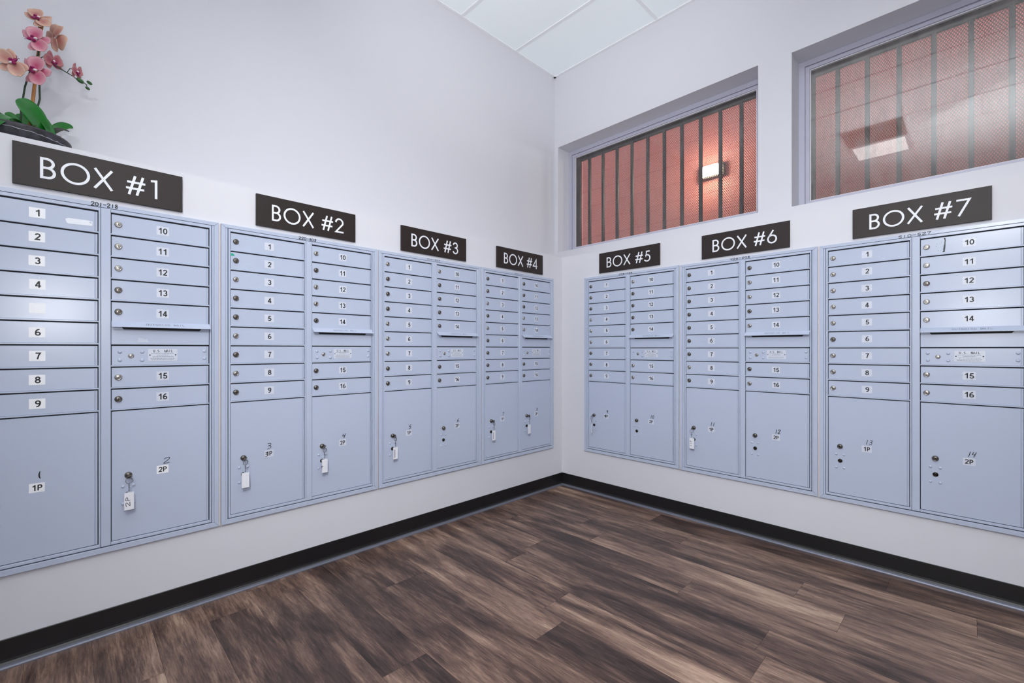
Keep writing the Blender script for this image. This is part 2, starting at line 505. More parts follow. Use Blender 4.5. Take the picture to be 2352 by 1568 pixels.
def hand(mb, text, x0, z0, width, height, y, wid, mname='ink', slant=0.0, rise=0.0, turned=False):
    n = len(text); cw = width / n
    for i, chv in enumerate(text):
        for st in HAND[chv]:
            pts = []
            for a, b in smooth_line(st):
                X = x0 + i * cw + (a / 0.62) * cw * 0.92 + slant * b * height
                Z = z0 + b * height + rise * i
                pts.append((X, Z))
            if turned:                              # written up the tag, turned a quarter left
                cx, cz = x0 + width / 2, z0 + height / 2
                pts = [(cx - (q[1] - cz), cz + (q[0] - cx)) for q in pts]
            mb.ribbon(pts, wid, y, 0.0, mname)

# ------------------------------------------------------------------ the room
WA = 0.014           # face of the furred-out lower wall behind the mailboxes (left wall)
WB = 0.014           # the same on the right wall
UPA, UPB = 0.415, 0.400      # faces of the upper walls
LEDGE = 1.931
CEIL = 3.79
XL, YB = -5.3, -5.6          # far ends of the room

mb = MB()
mb.box(XL, UPB + 0.25, UPA, UPA + 0.2, 0, CEIL + 0.15, 'wall')
struct(mb.build('wall_left'))
mb = MB(); mb.box(XL, WB, WA, UPA, 0, LEDGE, 'wall'); struct(mb.build('wall_left_lower'))

W1 = (0.373, -1.393, 2.090, 3.104)      # window openings: y high, y low, sill, head
W2 = (-1.594, -3.360, 2.086, 3.096)
mb = MB()
T = 0.19
mb.box(UPB, UPB + T, YB, UPA, 0, 2.086, 'wall')
mb.box(UPB, UPB + T, W1[1], W1[0], 2.0859, W1[2], 'wall')
mb.box(UPB, UPB + T, YB, UPA, W1[3], CEIL + 0.15, 'wall')
mb.box(UPB, UPB + T, W2[1], W2[0], W2[3], W1[3] + 0.0001, 'wall')
mb.box(UPB, UPB + T, W1[0], UPA, 2.086, W1[3], 'wall')
mb.box(UPB, UPB + T, W2[0], W1[1], 2.086, W1[3], 'wall')
mb.box(UPB, UPB + T, YB, W2[1], 2.086, W1[3], 'wall')
struct(mb.build('wall_right'))
mb = MB(); mb.box(WB, UPB, YB, WA, 0, LEDGE, 'wall'); struct(mb.build('wall_right_lower'))
mb = MB(); mb.box(XL, 0.6, YB - 0.2, YB, 0, CEIL + 0.15, 'wall'); struct(mb.build('wall_back'))
mb = MB(); mb.box(XL - 0.2, XL, YB - 0.2, UPA + 0.2, 0, CEIL + 0.15, 'wall'); struct(mb.build('wall_front'))

# floor of individual vinyl planks running parallel to the right wall
PW, X0 = 0.1815, -0.042
JOINT = {0: -0.912, 1: -2.432, 2: -1.841, 3: -0.815, 4: -1.45, 5: -0.62, 6: -1.88, 7: -1.093, 8: -1.215, 9: -0.45, 10: -1.67, 11: -0.98}
TONE = {(0, -0.912): 0.25, (3, -0.815): 0.95, (3, -2.035): 0.55, (2, -1.841): 0.8, (7, -1.093): 0.95, (8, -1.215): 0.15, (1, -2.432): 0.8}
fv, ff, tone, seed = [], [], [], []
row = -1
while X0 - PW * row > XL - 0.2:
    xr = X0 - PW * row; xl = xr - PW
    j0 = JOINT.get(row, random.uniform(-1.2, 0))
    ys = sorted([j0 + 1.22 * k for k in range(-6, 4)])
    for a, b in zip(ys, ys[1:]):
        lo, hi = max(a, YB - 0.01), min(b, WA + 0.02)
        if hi - lo < 0.002: continue
        g = 0.0004
        o = len(fv)
        fv += [(xl + g, lo + g, 0), (xr - g, lo + g, 0), (xr - g, hi - g, 0), (xl + g, hi - g, 0)]
        ff.append((o, o + 1, o + 2, o + 3))
        tn = random.uniform(0.1, 0.9)
        for (r_, y_), t_ in TONE.items():
            if r_ == row and abs(y_ - hi) < 0.02: tn = t_
        tone.append(tn); seed.append(random.uniform(0, 40))
    row += 1
me = bpy.data.meshes.new('floor')
o = len(fv)
fv += [(XL - 0.2, YB - 0.2, -0.0012), (0.1, YB - 0.2, -0.0012), (0.1, 0.1, -0.0012), (XL - 0.2, 0.1, -0.0012)]
ff.append((o, o + 1, o + 2, o + 3)); tone.append(0); seed.append(0)
me.from_pydata(fv, [], ff)
me.materials.append(M['floor']); me.materials.append(M['gap'])
me.polygons[len(ff) - 1].material_index = 1
for nm, vals in (('tone', tone), ('seed', seed)):
    at = me.attributes.new(nm, 'FLOAT', 'FACE')
    at.data.foreach_set('value', vals)
me.update()
struct(obj('floor', me))

# black cove base and the aluminium strip at its foot
def base_run(name, tname, along, a0, a1, face):
    """profile (out from the wall, z) swept along one wall"""
    prof = [(0.0, 0.1035), (0.003, 0.1035), (0.0042, 0.1020), (0.0042, 0.030), (0.006, 0.022), (0.010, 0.016), (0.0, 0.016)]
    strip = [(0.0, 0.016), (0.012, 0.016), (0.0125, 0.010), (0.0165, 0.009), (0.0185, 0.004), (0.0185, 0.0), (0.0, 0.0)]
    for nm, pr, mt in ((name, prof, 'base'), (tname, strip, 'alu')):
        b_ = MB(); n = len(pr)
        vs_ = []
        for e in (a0, a1):
            for d, z in pr:
                m_ = e - d if e == a1 else e          # mitre at the corner end
                vs_.append((m_, face - d, z) if along == 'x' else (face - d, m_, z))
        fs = [(i, (i + 1) % n, n + (i + 1) % n, n + i) for i in range(n)] + [list(range(n)), list(range(n, 2 * n))]
        b_.add(vs_, fs, mt)
        struct(b_.build(nm))
base_run('baseboard_left', 'trim_1', 'x', XL, WB, WA)
base_run('baseboard_right', 'trim_2', 'y', YB, WA, WB)

# lay-in ceiling: tiles above a white T-bar grid
mb = MB()
mb.box(XL - 0.2, UPB + 0.2, YB - 0.2, UPA + 0.2, CEIL + 0.006, CEIL + 0.1, 'tile')
ceil = struct(mb.build('ceiling'))
mb = MB()
gx = [-0.158 - 0.61 * k for k in range(0, 9)]
gy = [-0.662 - 1.22 * k for k in range(0, 5)]
hw = 0.012
for x in gx: mb.box(x - hw, x + hw, YB, UPA, CEIL, CEIL + 0.010, 'grid', 0.0008)
for y in gy: mb.box(XL, UPB, y - hw, y + hw, CEIL + 0.0005, CEIL + 0.010, 'grid', 0.0008)
for x, y in ((-3.513, -1.272), (-2.903, -1.272), (-2.903, -2.492), (-2.903, -3.102)):
    mb.box(x - 0.305, x + 0.305, y - hw, y + hw, CEIL + 0.0005, CEIL + 0.010, 'grid', 0.0008)
mb.box(XL, UPB, UPA - 0.024, UPA, CEIL - 0.0015, CEIL + 0.010, 'grid', 0.0006)
mb.box(UPB - 0.024, UPB, YB, UPA, CEIL - 0.0015, CEIL + 0.010, 'grid', 0.0006)
mb.build('grid', ceil)

def troffer(x0, x1, y0, y1, label):
    t = thing('ceiling_light', label, 'ceiling light', ((x0 + x1) / 2, (y0 + y1) / 2, CEIL))
    a, b = (x1 - x0) / 2, (y1 - y0) / 2
    f = MB()
    for q in ((-a, -a + 0.03, -b, b), (a - 0.03, a, -b, b), (-a + 0.03, a - 0.03, -b, -b + 0.03), (-a + 0.03, a - 0.03, b - 0.03, b)):
        f.box(*q, -0.004, 0.0055, 'fixture', 0.001)
    f.build('frame', t)
    d = MB(); d.box(-a + 0.03, a - 0.03, -b + 0.03, b - 0.03, 0.0, 0.0055, 'panel'); d.build('diffuser', t)
e_ = 0.014
troffer(-3.818 + e_, -3.208 - e_, -1.882 + e_, -1.272 - e_, 'square ceiling light panel beside the ceiling air vent')
troffer(-3.208 + e_, -2.598 - e_, -4.322 + e_, -3.102 - e_, 'long ceiling light panel behind the camera, towards the back wall')
troffer(-1.378 + e_, -0.768 - e_, -4.322 + e_, -3.102 - e_, 'long ceiling light panel near the right wall behind the camera')
v = thing('ceiling_vent', 'grey slatted air vent set in the ceiling grid beside the square light', 'vent', (-2.903, -1.577, CEIL))
f = MB()
for q in ((-0.29, -0.25, -0.29, 0.29), (0.25, 0.29, -0.29, 0.29), (-0.25, 0.25, -0.29, -0.25), (-0.25, 0.25, 0.25, 0.29)):
    f.box(*q, -0.004, 0.0055, 'vent', 0.001)
f.build('frame', v)
f = MB()
for k in range(16): f.box(-0.25, 0.25, -0.245 + k * 0.0315, -0.228 + k * 0.0315, -0.002, 0.0055, 'vent')
f.box(-0.25, 0.25, -0.25, 0.25, 0.0050, 0.0058, 'gap')
f.build('grille', v)

# ------------------------------------------------------------------ windows and what stands outside
def window(name, Wn, glass):
    y1, y0, z0, z1 = Wn
    root = bpy.data.objects.new(name, None); COL.objects.link(root); root['kind'] = 'structure'
    root.location = (0.56, (y0 + y1) / 2, z0)
    hy, hz = (y1 - y0) / 2, z1 - z0
    f = MB()
    def ringf(o0, o1, xa, xb, mt, ch=0.0008):
        f.box(xa, xb, -hy + o0, -hy + o1, o0, hz - o0, mt, ch)
        f.box(xa, xb, hy - o1, hy - o0, o0, hz - o0, mt, ch)
        f.box(xa, xb, -hy + o1, hy - o1, o0, o1, mt, ch)
        f.box(xa, xb, -hy + o1, hy - o1, hz - o1, hz - o0, mt, ch)
    ringf(0.0005, 0.036, 0.008, 0.045, 'winframe')
    ringf(0.036, 0.041, 0.020, 0.045, 'winframe')
    ringf(0.041, 0.062, 0.014, 0.045, 'winframe')
    ringf(0.062, 0.067, 0.024, 0.045, 'winbead')
    f.build('frame', root)
    g = MB(); g.box(0.030, 0.034, -hy + 0.064, hy - 0.064, 0.064, hz - 0.064, glass); g.build('pane', root)
    return root
window('window_1', W1, 'glass')
window('window_2', W2, 'glass_dusty_hazed')

def grille(Wn, post_y, bars, label):
    y1, y0, z0, z1 = Wn
    X = 0.634
    t = thing('security_grille', label, 'window grille', (X, (y0 + y1) / 2, z0), 0, 'steel grilles outside the windows')
    oy = (y0 + y1) / 2
    zb, zt = -0.02, z1 - z0 + 0.02
    beam = z1 - z0 - 0.098
    f = MB()
    f.box(-0.012, 0.012, post_y[1] - oy, post_y[0] - oy, zb, zt, 'grille', 0.001)
    f.box(-0.012, 0.012, y0 - oy + 0.0, y0 - oy + 0.07, zb, zt, 'grille', 0.001)
    f.box(-0.012, 0.012, y0 - oy + 0.07, post_y[1] - oy, beam, zt, 'grille', 0.001)
    f.box(-0.012, 0.012, y0 - oy + 0.07, post_y[1] - oy, zb, 0.055, 'grille', 0.001)
    f.build('frame', t)
    for b_ in bars:
        f = MB(); f.box(-0.0115, 0.0115, b_ - oy - 0.0115, b_ - oy + 0.0115, 0.05, beam, 'grille', 0.001); f.build('bar', t)
    # expanded metal: two families of thin strands
    f = MB()
    ya, yb = y0 - oy, post_y[1] - oy
    H = beam + 0.01; sl = 0.0136 / 0.022
    for fam in (1, -1):
        k = -int(H * sl / 0.0136) - 2
        while True:
            base = ya + k * 0.0136
            if base > yb + H * sl + 0.02: break
            k += 1
            p0, p1 = (base, 0.0), (base + fam * H * sl, H)
            (q0, h0), (q1, h1) = p0, p1
            # clip to ya..yb
            def cl(q, h, lim):
                tt = (lim - p0[0]) / (p1[0] - p0[0]); return lim, p0[1] + tt * (p1[1] - p0[1])
            if max(q0, q1) <= ya or min(q0, q1) >= yb: continue
            if q0 < ya: q0, h0 = cl(q0, h0, ya)
            if q0 > yb: q0, h0 = cl(q0, h0, yb)
            if q1 < ya: q1, h1 = cl(q1, h1, ya)
            if q1 > yb: q1, h1 = cl(q1, h1, yb)
            d = 0.0022; xx = 0.019 + 0.0008 * fam
            f.add([(xx, q0 - d, h0), (xx, q0 + d, h0), (xx, q1 + d, h1), (xx, q1 - d, h1),
                   (xx + 0.0014, q0 - d, h0), (xx + 0.0014, q0 + d, h0), (xx + 0.0014, q1 + d, h1), (xx + 0.0014, q1 - d, h1)],
                  [(0, 1, 2, 3), (4, 7, 6, 5), (0, 3, 7, 4), (1, 5, 6, 2)], 'mesh')
    f.build('mesh', t)
grille(W1, (0.333, 0.269), [0.169 - 0.1532 * k for k in range(10)], 'black barred steel grille with diamond mesh outside the window above BOX #5 and BOX #6')
grille(W2, (-1.620, -1.679), [-1.802 - 0.1532 * k for k in range(10)], 'black barred steel grille with diamond mesh outside the dusty window above BOX #7')

mb = MB(); mb.box(1.85, 2.05, -9.0, 9.0, 0.0, 5.4, 'block')
struct(mb.build('wall_exterior'))
mb = MB(); mb.box(0.62, 1.85, -9.0, 9.0, -0.1, 0.0, 'lamp_body')
struct(mb.build('ground_exterior'))
t = thing('wall_lamp', 'glowing warm lamp on the red wall outside the window', 'outdoor lamp', (1.85, -0.525, 3.00))
f = MB(); f.box(-0.05, 0, -0.13, 0.13, -0.06, 0.07, 'lamp_body', 0.004); f.build('housing', t)
f = MB(); f.box(-0.115, -0.05, -0.10, 0.10, -0.045, 0.05, 'lamp_glass', 0.01); f.build('lens', t)

lb = bpy.data.lights.new('lamp_bulb', 'POINT'); lb.energy = 30; lb.color = (1.0, 0.95, 0.80); lb.shadow_soft_size = 0.05
lo = bpy.data.objects.new('lamp_bulb', lb); COL.objects.link(lo); lo.parent = t; lo.location = (-0.19, 0, 0.0)

# ------------------------------------------------------------------ mailbox units
UW, UH = 0.7912, 1.400
ROW0, PITCH = 1.368, 0.0889
DX = (0.0395, 0.4155)            # left edges of the two door columns
DW = 0.3370
LOCAL = lambda k: ROW0 - PITCH * k       # top of row k

def door_mesh(h, name, lip=True):
    """origin: lower left of the opening; face at y 0.006"""
    b_ = MB()
    fw = 0.3265 if lip else DW
    b_.box(0.0014, fw, 0.006, 0.0120, 0.0, h, 'box', 0.0007)
    if lip: b_.box(fw - 0.002, DW - 0.002, 0.0088, 0.0121, 0.0, h, 'box')
    if lip: b_.box(fw + 0.0026, DW - 0.0018, 0.0042, 0.0120, 0.0, h, 'box', 0.0012)
    return b_.mesh(name)
DOOR = door_mesh(PITCH - 0.0110, 'door')
PARCEL_H = LOCAL(9) - 0.0045 - 0.0400
PARCEL = door_mesh(PARCEL_H, 'parcel_door')

def lock_mesh(r, out, metal, name, slot=True, turn=0.0):
    b_ = MB()
    b_.lathe_y(0, 0, [(r, 0.0064), (r, 0.006 - out * 0.35), (r * 0.97, 0.006 - out * 0.6), (r * 0.80, 0.006 - out * 0.95), (r * 0.70, 0.006 - out),
                      (r * 0.66, 0.006 - out * 0.86), (r * 0.60, 0.006 - out * 0.80), (r * 0.55, 0.006 - out * 1.02), (r * 0.44, 0.006 - out * 1.06), (0.0001, 0.006 - out * 1.06)], metal)
    if slot:
        c, s_ = math.cos(turn), math.sin(turn)
        q = [(-r * 0.34, -r * 0.07), (r * 0.34, -r * 0.07), (r * 0.34, r * 0.07), (-r * 0.34, r * 0.07)]
        yy = 0.006 - out * 1.06 - 0.0002
        b_.add([(a * c - b * s_, yy, a * s_ + b * c) for a, b in q], [(0, 1, 2, 3)], 'keyhole')
    return b_.mesh(name)
LOCKS = [lock_mesh(0.0125, 0.0062, 'nickel', 'lock', True, a) for a in (1.57, 1.2, 1.9, 0.2)]
LOCK_DARK = [lock_mesh(0.0125, 0.0075, 'brass', 'lock', True, a) for a in (1.57, 1.1)]
PLOCK = lock_mesh(0.0128, 0.0115, 'brass', 'lock', True, 1.4)
PLOCK_LOW = lock_mesh(0.0106, 0.0045, 'black_metal', 'lock', True, 0.5)
MLOCK = lock_mesh(0.0098, 0.0045, 'nickel', 'lock', True, 0.15)

def rivet_mesh(r, h):
    b_ = MB()
    b_.lathe_y(0, 0, [(r, 0.0062), (r * 0.97, 0.006 - h * 0.3), (r * 0.8, 0.006 - h * 0.68), (r * 0.5, 0.006 - h * 0.92), (r * 0.2, 0.006 - h), (0.0001, 0.006 - h)], 'box', 20)
    return b_.mesh('rivet')
RIV_BIG, RIV = rivet_mesh(0.0072, 0.0050), rivet_mesh(0.0064, 0.0046)

def rounded(b_, cx, cz, w_, h_, r, y, mname):
    pts = []
    for sx, sz, a in ((1, -1, -90), (1, 1, 0), (-1, 1, 90), (-1, -1, 180)):
        for k in range(5):
            q = math.radians(a + 22.5 * k)
            pts.append((cx + sx * (w_ / 2 - r) + r * math.cos(q), y, cz + sz * (h_ / 2 - r) + r * math.sin(q)))
    b_.add(pts, [list(range(len(pts)))], mname)

def sticker_mesh(text, white=False, w_=0.0430, h_=0.0375, dx=0.0, hgt=0.0250, sx=1.0):  # white: paper colour that carries the flash glare
    b_ = MB()
    rounded(b_, 0, 0, w_, h_, 0.0022, 0.0057, 'sticker_glare' if white else 'sticker')
    if text: figures(b_, text, dx, 0, hgt, 0.0055, 'ink', sx)
    return b_.mesh('number_sticker')
STICK = {}
def sticker(text, white=False):
    if (text, white) not in STICK:
        STICK[(text, white)] = sticker_mesh(text, white, dx=0.002 if len(text) == 1 else 0.0, sx=1.12)
    return STICK[(text, white)]

def frame_mesh():
    b_ = MB()
    # outer flange, four mitred bars
    fl = 0.019; e = 0.0003
    W_, H_ = UW, UH
    for quad in ([(0, 0), (W_, 0), (W_ - fl, fl + 0.003), (fl, fl + 0.003)], [(W_, 0), (W_, H_), (W_ - fl, H_ - fl + 0.002), (W_ - fl, fl + 0.003)],
                 [(W_, H_), (0, H_), (fl, H_ - fl + 0.002), (W_ - fl, H_ - fl + 0.002)], [(0, H_), (0, 0), (fl, fl + 0.003), (fl, H_ - fl + 0.002)]):
        cx = sum(q[0] for q in quad) / 4; cz = sum(q[1] for q in quad) / 4
        bm = bmesh.new()
        sh = lambda q, k: (q[0] + (e if q[0] < cx else -e), q[1] + (e if q[1] < cz else -e))
        vf = [bm.verts.new((sh(q, e)[0], 0.0, sh(q, e)[1])) for q in quad]
        vb = [bm.verts.new((sh(q, e)[0], 0.0136, sh(q, e)[1])) for q in quad]
        bm.faces.new(vf); bm.faces.new(vb[::-1])
        for i in range(4): bm.faces.new((vf[i], vf[(i + 1) % 4], vb[(i + 1) % 4], vb[i]))
        bmesh.ops.recalc_face_normals(bm, faces=bm.faces)
        bmesh.ops.bevel(bm, geom=list(bm.edges), offset=0.0009, segments=1, affect='EDGES')
        b_.bm(bm, 'box')
    # stepped return at the sides
    b_.box(0.0192, 0.0272, 0.0030, 0.0130, 0.0225, UH - 0.0175, 'box', 0.0007)
    b_.box(UW - 0.0272, UW - 0.0192, 0.0030, 0.0130, 0.0225, UH - 0.0175, 'box', 0.0007)
    # inner face frame
    b_.box(0.0300, 0.0385, 0.0015, 0.0130, 0.0260, UH - 0.0180, 'box', 0.0008)
    b_.box(0.7545, 0.7612, 0.0015, 0.0130, 0.0260, UH - 0.0180, 'box', 0.0008)
    b_.box(0.0385, 0.3780, 0.0015, 0.0130, 0.0262, 0.0375, 'box', 0.0008)
    b_.box(0.4150, 0.7545, 0.0015, 0.0130, 0.0262, 0.0375, 'box', 0.0008)
    b_.box(0.0385, 0.3780, 0.0015, 0.0130, ROW0 + 0.0010, UH - 0.0180, 'box', 0.0008)
    b_.box(0.4150, 0.7545, 0.0015, 0.0130, ROW0 + 0.0010, UH - 0.0180, 'box', 0.0008)
    b_.box(0.3775, 0.3832, 0.0015, 0.0130, 0.0262, UH - 0.0180, 'box', 0.0008)
    b_.box(0.3845, 0.4142, 0.0005, 0.0130, 0.0262, UH - 0.0180, 'box', 0.0012)
    # dividers under the doors
    for c in (0, 1):
        for k in range(1, 10):
            if c == 1 and k in (5, 6): continue
            z = LOCAL(k)
            b_.box(DX[c] - 0.001, DX[c] + DW + 0.001, 0.0020, 0.0130, z + 0.0002, z + 0.0058, 'box', 0.0010)
    return b_.mesh('frame')
FRAME = frame_mesh()
b_ = MB(); b_.box(0.018, UW - 0.018, 0.0126, 0.0134, 0.02, UH - 0.017, 'gap'); BACK = b_.mesh('shade_backing')  # black sheet, paints the shade in the gaps behind the doors

# outgoing-mail panel with a real slot opening, and its hood
z1_, z0_ = LOCAL(5) - 0.0005, LOCAL(6) + 0.0012
b_ = MB()
xa, xb = DX[1] + 0.0005, DX[1] + DW - 0.0005
sa, sb, sz = 0.449, 0.722, 0.8975
b_.box(xa, xb, 0.0045, 0.0120, z0_, sz, 'box', 0.0006)
b_.box(xa, sa, 0.0045, 0.0120, sz, z1_, 'box', 0.0004)
b_.box(sb, xb, 0.0045, 0.0120, sz, z1_, 'box', 0.0004)
b_.add([(sa, 0.0046, sz), (sa + 0.006, 0.0046, sz), (sa, 0.0046, sz + 0.007)], [(0, 1, 2)], 'box')
b_.add([(sb, 0.0046, sz), (sb - 0.006, 0.0046, sz), (sb, 0.0046, sz + 0.007)], [(0, 1, 2)], 'box')
SLOT = b_.mesh('mail_slot_panel')
b_ = MB(); b_.box(sa - 0.002, sb + 0.002, 0.0118, 0.0124, sz - 0.002, z1_, 'keyhole'); SLOT_SHADE = b_.mesh('slot_shade')  # black sheet, puts the shade inside the slot into colour
def hood_mesh():
    b_ = MB()
    top, bot = (0.0040, 0.9300), (-0.0215, 0.9088)
    n = Vector((bot[1] - top[1], -(bot[0] - top[0]))).normalized()
    th = 0.0020
    pr = [(0.0118, 0.9300), top, bot, (bot[0], bot[1] - 0.0022), (bot[0] + 0.002, bot[1] - 0.0022), (0.0045, 0.9262), (0.0118, 0.9262)]
    x0_, x1_ = DX[1] + 0.0005, 0.7540
    k = len(pr)
    vs_ = [(x, y, z) for x in (x0_, x1_) for y, z in pr]
    b_.add(vs_, [(i, (i + 1) % k, k + (i + 1) % k, k + i) for i in range(k)] + [list(range(k)), list(range(k, 2 * k))], 'box')
    # raised lettering lying on the slope
    tb = MB()
    figures(tb, 'OUTGOING MAIL', 0, 0, 0.0125, 0, 'faint_ink', 1.15, 0.72, 0.11)
    d = Vector((0, bot[0] - top[0], bot[1] - top[1])).normalized()
    nn = Vector((0, d.z, -d.y)); nn = nn if nn.y < 0 else -nn
    mid = Vector((0.592, (top[0] + bot[0]) / 2, (top[1] + bot[1]) / 2)) + nn * 0.0003
    b_.add([mid + Vector((x, 0, 0)) - d * z for x, _, z in tb.v], tb.f, 'faint_ink')
    return b_.mesh('slot_hood')
HOOD = hood_mesh()

def plate_mesh():
    b_ = MB()
    rounded(b_, 0, 0, 0.1012, 0.0505, 0.003, 0.0056, 'sticker')
    figures(b_, 'U.S. MAIL', 0.0, 0.0160, 0.0112, 0.0054, 'ink', 1.0, 0.70, 0.15)
    for i, (hw_, z) in enumerate(((0.041, 0.0058), (0.020, -0.0010), (0.036, -0.0080), (0.043, -0.0148), (0.040, -0.0205))):
        x = -hw_
        while x < hw_ - 0.003:
            l_ = random.uniform(0.003, 0.010)
            b_.ribbon([(x, z), (min(x + l_, hw_), z)], 0.0016, 0.0054, 0.0, 'faint_ink')
            x += l_ + 0.0016
    for s_ in (-1, 1):
        b_.lathe_y(s_ * 0.0445, -0.0005, [(0.0026, 0.0056), (0.0024, 0.0048), (0.0001, 0.0045)], 'keyhole', 12)
    return b_.mesh('name_plate')
PLATE = plate_mesh()

# what is written by hand: range above the doors, number above each parcel label
NOTE = {1: ('201-218', 0.355, 1.3835, 0.083, 0.0160, 0.0031, 'ink', 0.0006), 2: ('220-303', 0.3464, 1.3850, 0.091, 0.0135, 0.0029, 'ink', 0.0),
        3: ('306-323', 0.3355, 1.3885, 0.103, 0.0085, 0.0017, 'faint_ink', 0.0), 4: ('325-404', 0.3278, 1.3885, 0.100, 0.0070, 0.0016, 'faint_ink', 0.0),
        5: ('406-426', 0.3213, 1.3870, 0.118, 0.0105, 0.0027, 'ink', 0.0), 6: ('426-508', 0.3268, 1.3865, 0.118, 0.0115, 0.0024, 'ink', 0.0),
        7: ('510-527', 0.3323, 1.3838, 0.124, 0.0130, 0.0026, 'ink', 0.0003)}
PNUM = {1: ('1', '2'), 2: ('3', '4'), 3: ('5', '6'), 4: ('7', '8'), 5: ('9', '10'), 6: ('11', '12'), 7: ('13', '14')}
PLAB = {5: ('9P', '2P')}
# stickers: tilt of the parcel labels as seen
def unit(nr, label, loc, rotz):
    u = thing('mailbox_unit', label, 'mailbox', loc, rotz, 'wall mailbox units')
    obj('frame', FRAME, u)
    obj('shade_backing', BACK, u)
    rng = random.Random(nr * 13)
    cells = [(0, k, str(k + 1)) for k in range(9)] + [(1, k, str(k + 10)) for k in range(5)] + [(1, 7, '15'), (1, 8, '16')]
    for c, k, num in cells:
        z = LOCAL(k + 1) + 0.0062
        d = obj('door', DOOR, u, (DX[c], 0, z))
        if True:
            lk = rng.choice(LOCKS) if rng.random() < (0.75 if nr in (1, 7) else 0.35) else rng.choice(LOCK_DARK)
            obj('lock', lk, d, (0.0222, 0, 1.3246 - (ROW0 - PITCH + 0.0062)))
        txt = '' if (nr == 1 and num == '5') else num  # figure left out where flash glare is painted over it
        obj('number_sticker', sticker(txt, nr == 1 and c == 0), d, (0.1678 + rng.uniform(-.0007, .0007), 0, 1.3244 - (ROW0 - PITCH + 0.0062) + rng.uniform(-.0007, .0007)))
        if nr == 1 and num == '1':
            b2 = MB()
            pts = [(0.243, 0.0330), (0.252, 0.0370), (0.300, 0.0385), (0.3205, 0.0370), (0.3200, 0.0190), (0.250, 0.0155), (0.246, 0.020)]
            b2.add([(x, 0.0056, z_) for x, z_ in pts], [list(range(len(pts)))], 'torn')
            b2.add([(0.309, 0.00555, 0.030), (0.319, 0.00555, 0.027), (0.316, 0.00555, 0.036)], [(0, 1, 2)], 'scuff')
            b2.build('torn_label', d)
        if nr == 2 and num == '2':
            b2 = MB()
            pts = [(0.001, 0.0600), (0.001, 0.0715), (0.010, 0.0715), (0.0165, 0.0640), (0.0165, 0.0600)]
            b2.add([(x, 0.0056, z_) for x, z_ in pts], [list(range(len(pts)))], 'teal')
            b2.build('tape_scrap', d)
        if nr == 7 and num == '10':
            b2 = MB()
            b2.ribbon(smooth_line([(0.0850, 0.0695), (0.0875, 0.0640), (0.0868, 0.0500), (0.0865, 0.030), (0.0845, 0.0120), (0.0815, 0.0085), (0.0790, 0.0085)]), [0.0035] * 18 + [0.005], 0.0056, 0.0, 'ink')
            b2.add([(0.0815, 0.0056, 0.0690), (0.0905, 0.0056, 0.0695), (0.0880, 0.0056, 0.0735), (0.0840, 0.0056, 0.0735)], [(0, 1, 2, 3)], 'ink')
            b2.add([(0.0775, 0.0056, 0.0075), (0.0865, 0.0056, 0.0070), (0.0865, 0.0056, 0.0125), (0.0815, 0.0056, 0.0130)], [(0, 1, 2, 3)], 'ink')
            b2.add([(0.0795, 0.0057, 0.0140), (0.0850, 0.0057, 0.0140), (0.0855, 0.0057, 0.0420), (0.0830, 0.0057, 0.0430)], [(0, 1, 2, 3)], 'faint_ink')
            for q in range(9):
                x, z_ = 0.046 + rng.random() * 0.032, 0.012 + rng.random() * 0.05
                s_ = rng.uniform(0.0006, 0.0016)
                b2.add([(x - s_, 0.0056, z_), (x + s_ * 1.6, 0.0056, z_ - s_), (x + s_, 0.0056, z_ + s_ * 1.4)], [(0, 1, 2)], 'ink' if q < 3 else 'faint_ink')
            b2.build('ink_smear', d)
    # outgoing mail and the carrier's master door
    sp = obj('mail_slot_panel', SLOT, u)
    obj('slot_shade', SLOT_SHADE, sp)
    obj('slot_hood', HOOD, sp)
    if nr == 1:
        b2 = MB()
        b2.add([(0.499, 0.0043, 0.8470), (0.536, 0.0043, 0.8460), (0.530, 0.0043, 0.8600), (0.522, 0.0043, 0.8570), (0.516, 0.0043, 0.8620), (0.501, 0.0043, 0.8640)], [(0, 1, 2, 3, 4, 5)], 'scuff')
        b2.build('scuff_mark', sp)
    z = LOCAL(7) + 0.0062
    md = obj('master_door', DOOR, u, (DX[1], 0, z))
    vz = lambda v: v - z
    for ru, rv in ((0.4422, 0.8058), (0.4422, 0.7720), (0.5138, 0.8058), (0.5138, 0.7713), (0.7345, 0.8085), (0.7345, 0.7755)):
        obj('rivet', RIV_BIG, md, (ru - DX[1], 0, vz(rv)))
    obj('lock', MLOCK, md, (0.4778 - DX[1], 0, vz(0.7893)))
    obj('name_plate', PLATE, md, (0.5841 - DX[1], 0, vz(0.7925)))
    # parcel lockers
    for c in (0, 1):
        pd = obj('parcel_door', PARCEL, u, (DX[c], 0, 0.0400))
        dz = -0.0400
        obj('lock', PLOCK, pd, (0.0537, 0, 0.2980 + dz))
        obj('lock', PLOCK_LOW, pd, (0.0540, 0, 0.2197 + dz))
        for ru in (0.0362, 0.0706):
            for rv in (0.2538, 0.1826): obj('rivet', RIV, pd, (ru, 0, rv + dz))
        lab = PLAB.get(nr, ('1P', '2P'))[c]
        if (lab, 'p', nr == 1) not in STICK: STICK[(lab, 'p', nr == 1)] = sticker_mesh(lab, nr == 1, 0.0415, 0.0345, hgt=0.0215, sx=1.1)
        st = obj('number_sticker', STICK[(lab, 'p', nr == 1)], pd, (0.1672, 0, 0.3008 + dz))
        st.rotation_euler = (0, rng.uniform(-0.02, 0.02), 0)
        b2 = MB()
